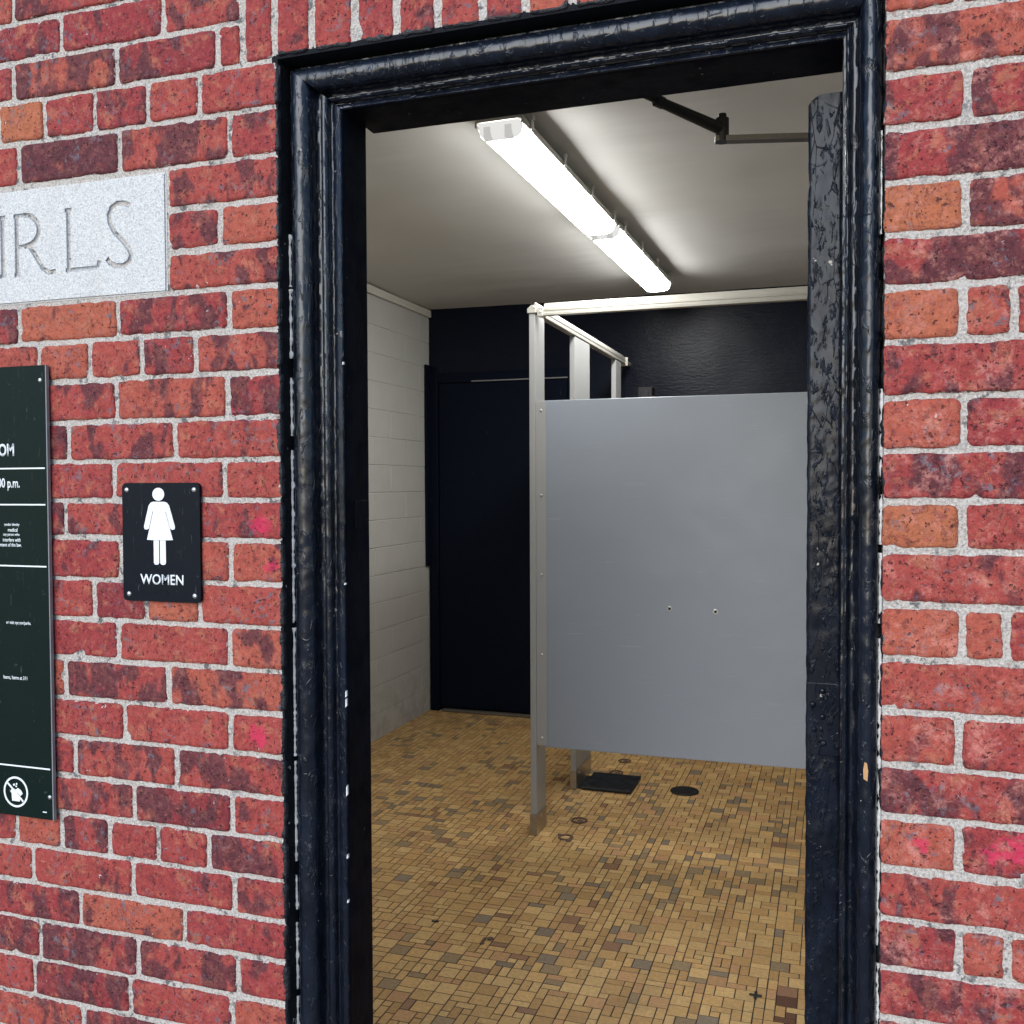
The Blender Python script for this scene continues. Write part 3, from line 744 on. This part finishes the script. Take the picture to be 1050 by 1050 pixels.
# ---------------------------------------------------------------- door closer
CL = thing('door_closer', 'dark metal door closer arm folded under the ceiling above the door', 'door closer', (-.02, .33, 1.95))
K = Vector((-.186, .305, 2.008)); A0 = Vector((-.345, .128, 2.045)); E0 = Vector((.035, .345, 1.997))
m = MB(); m.box(A0.x - .045, A0.x + .035, .1255, .134, A0.z - .02, A0.z + .02, .002); m.box(A0.x - .012, A0.x + .012, .134, .150, A0.z - .012, A0.z + .012, .002); m.build('shoe', M['closer'], CL)
d = K - A0
m = MB(); m.cyl(A0 + d * .04, A0 + d * .42, .0052, 12); m.cyl(A0 + d * .40, A0 + d * .46, .0098, 14); m.cyl(A0 + d * .45, A0 + d * .97, .0085, 12, .0105); m.build('forearm', M['closer'], CL, True)
m = MB(); m.cyl(K + Vector((0, 0, -.022)), K + Vector((0, 0, .018)), .0115, 16); m.cyl(K + Vector((0, 0, .018)), K + Vector((0, 0, .026)), .0075, 6); m.build('knuckle', M['closer'], CL, True)
def bar(a, b, w, h):
    a, b = Vector(a), Vector(b); d = (b - a).normalized(); s = d.cross(Vector((0, 0, 1))).normalized() * w / 2; u = Vector((0, 0, h / 2))
    vs = [p + q for p in (a, b) for q in (-s - u, s - u, s + u, -s + u)]
    mb = MB(); mb.add(vs, [[0, 1, 2, 3], [7, 6, 5, 4], [0, 4, 5, 1], [1, 5, 6, 2], [2, 6, 7, 3], [3, 7, 4, 0]]); return mb
bar(K + Vector((-.012, -.002, -.017)), E0 + Vector((0, 0, -.012)), .020, .009).build('main_arm', M['arm'], CL)
m = MB(); m.box(.0075, .060, .22, .50, 1.915, 1.975, .006); m.cyl((.035, .345, 1.975), (.035, .345, 1.995), .009, 12); m.build('body', M['closer'], CL)

# ---------------------------------------------------------------- room shell
RX0, RX1, RY1, CZ = -2.39, .56, 4.15, 2.486
m = MB()
nx, ny = 60, 70; vs = []; fs = []
for j in range(ny + 1):
    for i in range(nx + 1):
        x = RX0 - .1 + (RX1 - RX0 + .2) * i / nx; y = .112 + (RY1 + .1 - .112) * j / ny
        vs.append((x, y, CZ + .006 * fbm((x * 1.4, y * 1.4, 0), 3)))
for j in range(ny):
    for i in range(nx): a = j * (nx + 1) + i; fs.append((a, a + nx + 1, a + nx + 2, a + 1))
m.add(vs, fs); m.box(RX0 - .25, RX1 + .25, .112, RY1 + .3, CZ + .03, CZ + .18)
c = m.build('ceiling', M['ceil']); c.data.polygons.foreach_set('use_smooth', [True] * (nx * ny) + [False] * (len(c.data.polygons) - nx * ny)); struct(c)

# painted block wall
vs_blocks = MB(); zc = .052; H = .1525; row = 0
z = -.10
bw2 = MB(); bw2.box(RX0 - .18, RX0 - .0035, .126, RY1 + .2, -.1, CZ + .03)
z0 = 2.1239 - H * 14
while z0 < 2.42:
    y = .126 - (.2 if row % 2 else 0.0)
    while y < RY1 + .1:
        ya, yb = max(.127, y), min(RY1 + .02, y + .4075)
        za, zb = max(-.05, z0), min(2.44, z0 + H)
        if yb - ya > .03 and zb - za > .03: bw2.box(RX0 - .02, RX0 + random.uniform(-.0008, .0008), ya + .0002, yb - .0002, za + .0016, zb - .0016, .003)
        y += .408
    z0 += H; row += 1
BWL = bw2.build('block_wall', M['block']); tag(BWL, 'off-white painted block wall on the left inside the room', 'block wall')
m = MB(); m.box(RX0 + .0, RX0 + .018, .127, RY1 - .002, 2.436, 2.4795, .003); m.build('trim', M['trim'], BWL)
m = MB(); m.box(RX1, RX1 + .15, .126, RY1 + .2, -.1, CZ + .03); tag(m.build('side_wall', M['block']), 'plain painted wall on the right behind the open door', 'wall')
# black back wall
nx, nz = 80, 60; vs = []; fs = []
for j in range(nz + 1):
    for i in range(nx + 1):
        x = RX0 - .05 + (RX1 - RX0 + .1) * i / nx; z = -.05 + (CZ + .08) * j / nz
        vs.append((x, RY1 + .004 * fbm((x * 3, z * 3, 2), 3), z))
for j in range(nz):
    for i in range(nx): a = j * (nx + 1) + i; fs.append((a, a + 1, a + nx + 2, a + nx + 1))
m = MB(); m.add(vs, fs); m.box(RX0 - .2, RX1 + .2, RY1 + .02, RY1 + .2, -.1, CZ + .1)
w = m.build('black_wall', M['bwall']); w.data.polygons.foreach_set('use_smooth', [True] * (80 * 60) + [False] * (len(w.data.polygons) - 4800)); tag(w, 'glossy black painted back wall behind the stall', 'wall')
# black door in the back wall
BD = thing('closet_door', 'black painted door in the far back wall, left of the stall post', 'door', (-1.92, RY1, 0))
m = MB(); m.box(-2.318, -1.50, RY1 - .018, RY1 - .006, .03, 2.024, .002); m.build('leaf', M['bdoor'], BD)
m = MB(); m.box(-2.382, -2.324, RY1 - .030, RY1 - .006, 0, 2.09, .004); m.box(-1.494, -1.43, RY1 - .030, RY1 - .006, 0, 2.09, .004); m.box(-2.3235, -1.4945, RY1 - .024, RY1 - .006, 2.030, 2.09, .002); m.build('frame', M['bdoor'], BD)
m = MB(); m.box(-2.10, -1.4950, RY1 - .0275, RY1 - .0245, 2.0295, 2.0365); m.build('pale_strip', M['edge'], BD)  # thin grey strip along the top of the door
m = MB(); m.box(-2.30, -1.50, RY1 - .05, RY1 - .006, .0025, .016, .003); m.build('threshold', M['arm'], BD)
m = MB(); m.box(RX0 + .002, RX0 + .016, 4.068, 4.135, .905, 2.14, .003); m.box(RX0 + .002, RX0 + .026, 4.105, 4.135, 2.05, 2.09, .003); tag(m.build('corner_board', M['bdoor']), 'narrow black board on the white block wall at its far corner', 'board')
m = MB(); m.box(-1.070, -.985, RY1 - .075, RY1 + .002, 1.83, 1.955, .006); m.box(-1.05, -1.005, RY1 - .083, RY1 - .0755, 1.86, 1.93, .003); tag(m.build('wall_box', M['black']), 'small black box on the back wall, its top peeking over the grey panel', 'box')

# ---------------------------------------------------------------- mosaic floor
U = .0273
TV, TF, TC = [], [], []
def tile(x0, x1, y0, y1, col):
    g = .00135 + random.uniform(-.0003, .0004); j = random.uniform(-.0003, .0003); h = .0006 + random.uniform(-.00015, .00015); b = len(TV); c = .0003
    tx, ty = random.uniform(-.0001, .0001), random.uniform(-.0001, .0001)
    P = [(x0 + g + j, y0 + g), (x1 - g + j, y0 + g), (x1 - g + j, y1 - g), (x0 + g + j, y1 - g)]
    for (x, y) in P: TV.append((x, y, -.001))
    for k, (x, y) in enumerate(P):
        sx = 1 if k in (0, 3) else -1; sy = 1 if k in (0, 1) else -1
        TV.append((x + sx * c, y + sy * c, h + sx * tx + sy * ty))
    TF.extend([(b + 4, b + 5, b + 6, b + 7), (b, b + 1, b + 5, b + 4), (b + 1, b + 2, b + 6, b + 5), (b + 2, b + 3, b + 7, b + 6), (b + 3, b, b + 4, b + 7)])
    TC.extend([tuple(col) + (1,)] * 8)
PAL = [((.56, .355, .145), 40), ((.60, .40, .175), 28), ((.48, .29, .115), 20), ((.52, .30, .14), 8), ((.30, .215, .12), 7), ((.235, .185, .13), 3.5), ((.29, .16, .09), 1.5)]
def tcol(x, y):
    r = fbm((x * 2.2, y * 2.2, 8), 2)
    ws = [w * (1 if i < 4 else max(.2, 1 + 1.4 * r)) for i, (c, w) in enumerate(PAL)]
    c = random.choices([p[0] for p in PAL], ws)[0]; s = random.uniform(.84, 1.05)
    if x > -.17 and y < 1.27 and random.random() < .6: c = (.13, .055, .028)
    return tuple(v * s for v in c)
FX0 = -.1715 - 15 * 6 * U
nstrip = int((RX1 + .1 - FX0) / (6 * U)) + 1
for s in range(nstrip):
    sx = FX0 + s * 6 * U
    if sx > RX1: break
    N = 158; rnd = random.Random(s // 2 * 13 + s)
    occ = [[False] * 6 for _ in range(N + 3)]; own = [[0] * 6 for _ in range(N + 3)]; uid = 0
    for r in range(N):
        for c in range(6):
            if occ[r][c]: continue
            r1 = c + 1 < 6 and not occ[r][c + 1]
            def run(cb):
                if cb >= 6: return 0
                q = 0
                while r - 1 - q >= 0 and own[r - 1 - q][cb - 1] != own[r - 1 - q][cb]: q += 1
                return q
            ra, rb = run(c + 1), run(c + 2) if c + 2 <= 6 else 0
            k1 = .12 if ra >= 3 else 1.0; k2 = .35 if rb >= 3 else 1.0
            if r1: opts, ws = [(2, 2), (2, 1), (1, 2), (1, 1)], [4.6 * k2, 4.0 * k2, 2.2 * k1, .12 * k1]
            else: opts, ws = [(1, 2), (1, 1)], [4, 1.2]
            w, l = rnd.choices(opts, ws)[0]
            uid += 1
            for a in range(l):
                for b_ in range(w): own[r + a][c + b_] = uid
            for a in range(l):
                for b_ in range(w): occ[r + a][c + b_] = True
            x0 = sx + c * U; y0 = -.005 + r * U
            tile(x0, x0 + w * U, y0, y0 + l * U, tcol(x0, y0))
nb = len(TV)
gm = MB(); gm.box(RX0 - .3, RX1 + .3, -.004, RY1 + .2, -.14, .0)
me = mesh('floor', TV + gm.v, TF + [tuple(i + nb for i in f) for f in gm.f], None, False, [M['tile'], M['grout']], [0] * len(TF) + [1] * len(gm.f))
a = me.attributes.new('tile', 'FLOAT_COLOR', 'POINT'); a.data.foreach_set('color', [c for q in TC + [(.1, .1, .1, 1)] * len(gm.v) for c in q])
struct(ob('floor', me))

# ---------------------------------------------------------------- ceiling lights
def light(y0, y1, xc, label):
    t = thing('fluorescent_light', label, 'ceiling light', (xc, (y0 + y1) / 2, CZ), 'fluorescent lights end to end on the ceiling')
    zr = 2.438
    m = MB(); m.box(xc - .040, xc + .040, y0 + .03, y1 - .03, zr + .012, CZ - .006, .004)
    m.box(xc - .072, xc + .072, y0 + .004, y1 - .004, zr, zr + .0125, .003)
    m.box(xc - .074, xc - .067, y0 + .004, y1 - .004, zr - .010, zr + .004, .002); m.box(xc + .067, xc + .074, y0 + .004, y1 - .004, zr - .010, zr + .004, .002)
    m.build('housing', M['housing'], t)
    # wraparound lens: shallow trough whose clear rounded ends get a weak emission for the light inside
    prof = [(-.066, 0), (-.065, -.012), (-.061, -.028), (-.050, -.038), (-.030, -.042), (0, -.043), (.030, -.042), (.050, -.038), (.061, -.028), (.065, -.012), (.066, 0)]
    L = y1 - y0; n = len(prof)
    def loft(ring, cap0, cap1):
        vs, fs = [], []
        for d, a, b in ring:
            for px, pz in prof: vs.append((xc + px * a, y0 + d, zr - .001 + pz * b))
        for i in range(len(ring) - 1):
            for j in range(n - 1): k = i * n + j; fs.append((k, k + 1, k + n + 1, k + n))
        if cap0: fs.append(tuple(range(n))[::-1])
        if cap1: fs.append(tuple((len(ring) - 1) * n + j for j in range(n)))
        mb = MB(); mb.add(vs, fs); return mb
    loft([(.030, 1, 1), (L - .030, 1, 1)], False, False).build('lens', M['lens'], t, True)
    loft([(0, .90, .30), (.004, .95, .62), (.013, .985, .88), (.0295, 1, 1)], True, False).build('lens_end', M['lensend'], t, True)
    loft([(L - .0295, 1, 1), (L - .013, .985, .88), (L - .004, .95, .62), (L, .90, .30)], False, True).build('lens_end', M['lensend'], t, True)
    for xs in (-.034, .030):
        m = MB()
        for q in range(5): m.box(xc + xs - .010, xc + xs + .010, y0 - .001 + q * .005, y0 + .0015 + q * .005, zr - .047, zr - .012)
        m.build('lamp_socket', M['socket'], t)  # sockets emit weakly themselves, in place of light falling on them
    m = MB(); m.box(xc - .066, xc + .066, y0 - .005, y0 + .003, zr + .0005, zr + .010, .002); m.build('end_cap', M['housing'], t)
    m = MB(); m.box(xc - .066, xc + .066, y1 - .003, y1 + .005, zr + .0005, zr + .010, .002); m.build('end_cap', M['housing'], t)
    for k in range(4):
        y = y0 + .08 + (L - .16) * k / 3
        for sx in (-1, 1):
            m = MB(); m.box(xc + sx * .0745, xc + sx * .079, y - .012, y + .012, zr - .014, zr + .020, .0015); m.box(xc + sx * .072, xc + sx * .083, y - .008, y + .008, zr + .020, zr + .032, .0015); m.build('clip', M['clip'], t)
    return t
def turn(t, a): t.rotation_euler.z = a
l1 = light(1.235, 2.420, -.906, 'nearer lit fluorescent ceiling light with ribbed end sockets by the doorway')
l2 = light(2.440, 3.63, -.883, 'farther lit fluorescent ceiling light, above the stall')
for l in (l1, l2): turn(l, R(-1.0))

# ---------------------------------------------------------------- toilet stall
TP = thing('toilet_partition', 'grey toilet stall partition with aluminium rails and posts', 'stall partition', (-1.12, 2.27, 0))
def pilaster(y0, y1):
    m = MB(); m.box(-1.146, -1.121, y0, y1, .085, 2.075, .0025); p = m.build('pilaster', M['alu2'], TP)
    m = MB(); m.box(-1.1485, -1.1185, y0 - .0025, y1 + .0025, .0025, .085, .0015); s = m.build('shoe', M['shoe'], TP); s.parent = p; s.matrix_parent_inverse = Matrix.Identity(4)
    m = MB(); m.dome((-1.1185, y0 + .05, .066), (1, 0, 0), .006, .003); s = m.build('shoe_screw', M['screw'], TP, True); s.parent = p; s.matrix_parent_inverse = Matrix.Identity(4)
    return p
M['alu2'] = mat_simple('pale_grey_post_coat', (.34, .345, .345), .42, 0, .05, 6)
pilaster(2.255, 2.385); pilaster(2.87, 3.15); pilaster(3.735, 3.870)
m = MB(); m.box(-1.095, RX1 - .03, 2.262, 2.287, .358, 1.732, .0025); PN = m.build('panel', M['panel'], TP)
m = MB(); m.box(-1.1205, -1.078, 2.2585, 2.2605, .366, 1.728, .0006); m.box(-1.1205, -1.118, 2.261, 2.30, .366, 1.728, .0006); m.box(-1.1180, -1.078, 2.2886, 2.2906, .366, 1.728, .0006); m.build('panel_bracket', M['alu2'], TP)
m = MB(); m.box(RX1 - .045, RX1, 2.2585, 2.2605, .366, 1.728); m.build('wall_bracket', M['alu2'], TP)
for z in (1.693, 1.359, 1.045, .727, .395): m = MB(); m.dome((-1.0985, 2.2585, z), (0, -1, 0), .0058, .0032); m.build('screw', M['screw'], TP, True)
for x, z in ((-.593, .928), (-.421, .923)):
    m = MB(); m.torus((0, 0, 0), .0075, .0022, 16, 6); me = m.build('bolt', M['screw'], TP, True)
    for v in me.data.vertices: c = v.co.copy(); v.co = Vector((x + c.x, 2.2615 + c.z, z + c.y))
    m = MB(); m.cyl((x, 2.2605, z), (x, 2.264, z), .0055, 12); q = m.build('bolt_hole', M['black'], TP); q.parent = me; q.matrix_parent_inverse = Matrix.Identity(4)
# head rails: box section with a ridge (anti-grip)
def rail_x(x0, x1, y, z):
    pr = [(-.016, -.022), (.016, -.022), (.016, .004), (.013, .010), (.004, .020), (0, .027), (-.004, .020), (-.013, .010), (-.0165, .004), (-.0165, -.004), (-.0145, -.006), (-.0145, -.012), (-.0165, -.014)]
    n = len(pr); mb = MB(); mb.add([(x, y + a, z + b) for x in (x0, x1) for a, b in pr], [[i, (i + 1) % n, n + (i + 1) % n, n + i] for i in range(n)] + [list(range(n))[::-1], list(range(n, 2 * n))]); return mb
def rail_y(y0, y1, x, z):
    pr = [(-.016, -.022), (.016, -.022), (.0165, -.014), (.0145, -.012), (.0145, -.006), (.0165, -.004), (.0165, .004), (.013, .010), (.004, .020), (0, .027), (-.004, .020), (-.013, .010), (-.016, .004)]
    n = len(pr); mb = MB(); mb.add([(x + a, y, z + b) for y in (y0, y1) for a, b in pr], [[i, (i + 1) % n, n + (i + 1) % n, n + i] for i in range(n)] + [list(range(n))[::-1], list(range(n, 2 * n))]); return mb
rail_x(-1.088, RX1 - .003, 2.277, 2.088).build('headrail', M['alu'], TP)
rail_y(2.300, RY1 - .165, -1.1335 + .0, 2.100).build('headrail', M['alu'], TP)
m = MB(); m.box(-1.152, -1.114, 2.249, 2.299, 2.0755, 2.092, .002); m.add([(-1.152, 2.249, 2.0925), (-1.114, 2.249, 2.0925), (-1.114, 2.299, 2.0925), (-1.152, 2.299, 2.0925), (-1.133, 2.249, 2.108), (-1.133, 2.299, 2.108)], [[0, 1, 4], [2, 3, 5], [1, 2, 5, 4], [3, 0, 4, 5], [0, 3, 2, 1]]); m.build('post_cap', M['alu'], TP)
m = MB(); m.box(-1.1125, -1.0885, 2.254, 2.300, 2.062, 2.097, .002); m.dome((-1.099, 2.254, 2.079), (0, -1, 0), .006, .003); m.build('rail_bracket', M['alu'], TP)
m = MB(); m.box(-1.156, -1.108, RY1 - .164, RY1 - .145, 2.068, 2.118, .004); m.cyl((-1.132, RY1 - .145, 2.095), (-1.132, RY1, 2.095), .012, 12); m.build('rail_end', M['alu'], TP)

# ---------------------------------------------------------------- things on the floor
m = MB(); m.box(-1.095, -.865, 2.872, 3.115, .0026, .017, .004); m.box(-1.13, -1.0955, 2.885, 3.08, .0026, .0065, .001); FP = m.build('floor_plate', M['plate']); tag(FP, 'square black plate lying on the tiles under the stall panel', 'floor plate')
for x, y in ((-1.075, 2.89), (-.885, 2.89), (-1.075, 3.095), (-.885, 3.095)):
    m = MB(); m.dome((x, y, .017), (0, 0, 1), .007, .003); m.build('bolt', M['drain'], FP, True)
dr = MB(); dr.torus((-.642, 2.991, .005), .058, .007, 32, 8, .5)
for i in range(-4, 5):
    hw = math.sqrt(max(0, .056 ** 2 - (i * .012) ** 2)); dr.box(-.642 + i * .012 - .0035, -.642 + i * .012 + .0035, 2.991 - hw, 2.991 + hw, .0028, .0055)
DR = dr.build('floor_drain', M['drain']); tag(DR, 'round dark floor drain in the tiles under the panel', 'floor drain')
m = MB(); m.cyl((-.642, 2.991, .0024), (-.642, 2.991, .0032), .057, 28); m.build('sump', M['black'], DR)
RING = [(-1.001, 3.385, .028, 'thin rusty ring in the tiles, farthest, beyond the black plate'), (-1.0, 3.178, .030, 'thin rusty ring in the tiles right behind the black plate'),
        (-1.003, 2.475, .030, 'rusty ring in the tiles, second from the post foot, before the black plate'), (-1.006, 2.27, .026, 'broken rusty ring in a dark stain beside the post foot')]
for x, y, r, lab in RING:
    m = MB(); m.torus((x, y, .0035), r, .0055, 28, 8, .55)
    if r != .026: m.dome((x + .004, y, .0024), (0, 0, 1), r * .45, .003)
    else: m.dome((x - .03, y + .02, .0022), (0, 0, 1), .010, .004); m.dome((x + .02, y - .028, .0022), (0, 0, 1), .012, .005)
    tag(m.build('pipe_flange', M['rust'], None, True), lab, 'pipe flange', 'old pipe flanges in the floor')
m = MB(); m.box(-.216, -.182, 1.276, 1.284, .0028, .006, .001); m.box(-.203, -.195, 1.262, 1.275, .0028, .006, .001); m.box(-.203, -.195, 1.285, 1.300, .0028, .006, .001); tag(m.build('floor_cleat', M['drain']), 'small dark cross-shaped cleat on the tiles near the open door', 'cleat')
m = MB(); m.dome((-1.001, 1.372, .0018), (0, 0, 1), .011, .004, 10); m.dome((-1.015, 1.335, .0018), (0, 0, 1), .008, .003, 10); m.box(-1.022, -1.012, 1.342, 1.372, .0024, .0045, .001); tag(m.build('bolt_stub', M['rust']), 'rusty bolt stub on the floor left of centre near the doorway', 'bolt stub')
m = MB(); m.dome((-1.205, 1.43, .0018), (0, 0, 1), .008, .003, 10); m.dome((-1.217, 1.428, .0018), (0, 0, 1), .005, .003, 8); tag(m.build('floor_debris', M['drain']), 'tiny dark speck of debris on the tiles by the left jamb', 'debris')

# ---------------------------------------------------------------- outside ground
m = MB(); m.box(-40, 40, -60, -.021, -.40, -.125); m.box(-40, WX0 - .001, -.0205, 60, -.40, -.125); m.box(WX1 + .001, 40, -.0205, 60, -.40, -.125)
struct(m.build('pavement', M['conc']))

# ---------------------------------------------------------------- light, sky, camera
SUN = Vector((-.16, -.88, .40)).normalized()
W = bpy.data.worlds.new('World'); S.world = W; W.use_nodes = True
nt = W.node_tree; bg = nt.nodes['Background']; sky = nt.nodes.new('ShaderNodeTexSky'); sky.sky_type = 'NISHITA'; sky.sun_disc = False
sky.sun_elevation = math.asin(SUN.z); sky.sun_rotation = math.atan2(SUN.x, SUN.y); sky.air_density = 1.0; sky.dust_density = .8; sky.ozone_density = 3.0
nt.links.new(sky.outputs[0], bg.inputs[0]); bg.inputs[1].default_value = .13
sl = bpy.data.lights.new('sun', 'SUN'); sl.energy = 1.5; sl.angle = R(48); sl.color = (.89, .945, 1.0)
so = bpy.data.objects.new('sun', sl); COL.objects.link(so); so.rotation_euler = SUN.to_track_quat('Z', 'Y').to_euler()

cam = bpy.data.cameras.new('camera'); co = bpy.data.objects.new('camera', cam); COL.objects.link(co)
Rm = [[.9486187619, .0047849711, -.3163851270], [.3163929927, -.0277202320, .9482231082], [-.0042330489, -.9996042681, -.0278098635]]
right = Vector((Rm[0][0], Rm[1][0], Rm[2][0])); down = Vector((Rm[0][1], Rm[1][1], Rm[2][1])); fwd = Vector((Rm[0][2], Rm[1][2], Rm[2][2]))
mat = Matrix.Identity(4)
for i in range(3): mat[i][0] = right[i]; mat[i][1] = -down[i]; mat[i][2] = -fwd[i]
mat[0][3], mat[1][3], mat[2][3] = 0, -1.4, 1.4
co.matrix_world = mat
cam.sensor_width = 36; cam.lens = 36 * 992 / 1050; cam.clip_start = .05; cam.clip_end = 500
S.camera = co
S.cycles.max_bounces = 7; S.cycles.diffuse_bounces = 5; S.cycles.glossy_bounces = 3; S.cycles.transmission_bounces = 2
S.view_settings.view_transform = 'Standard'; S.view_settings.look = 'None'; S.view_settings.gamma = 1; S.view_settings.exposure = .72
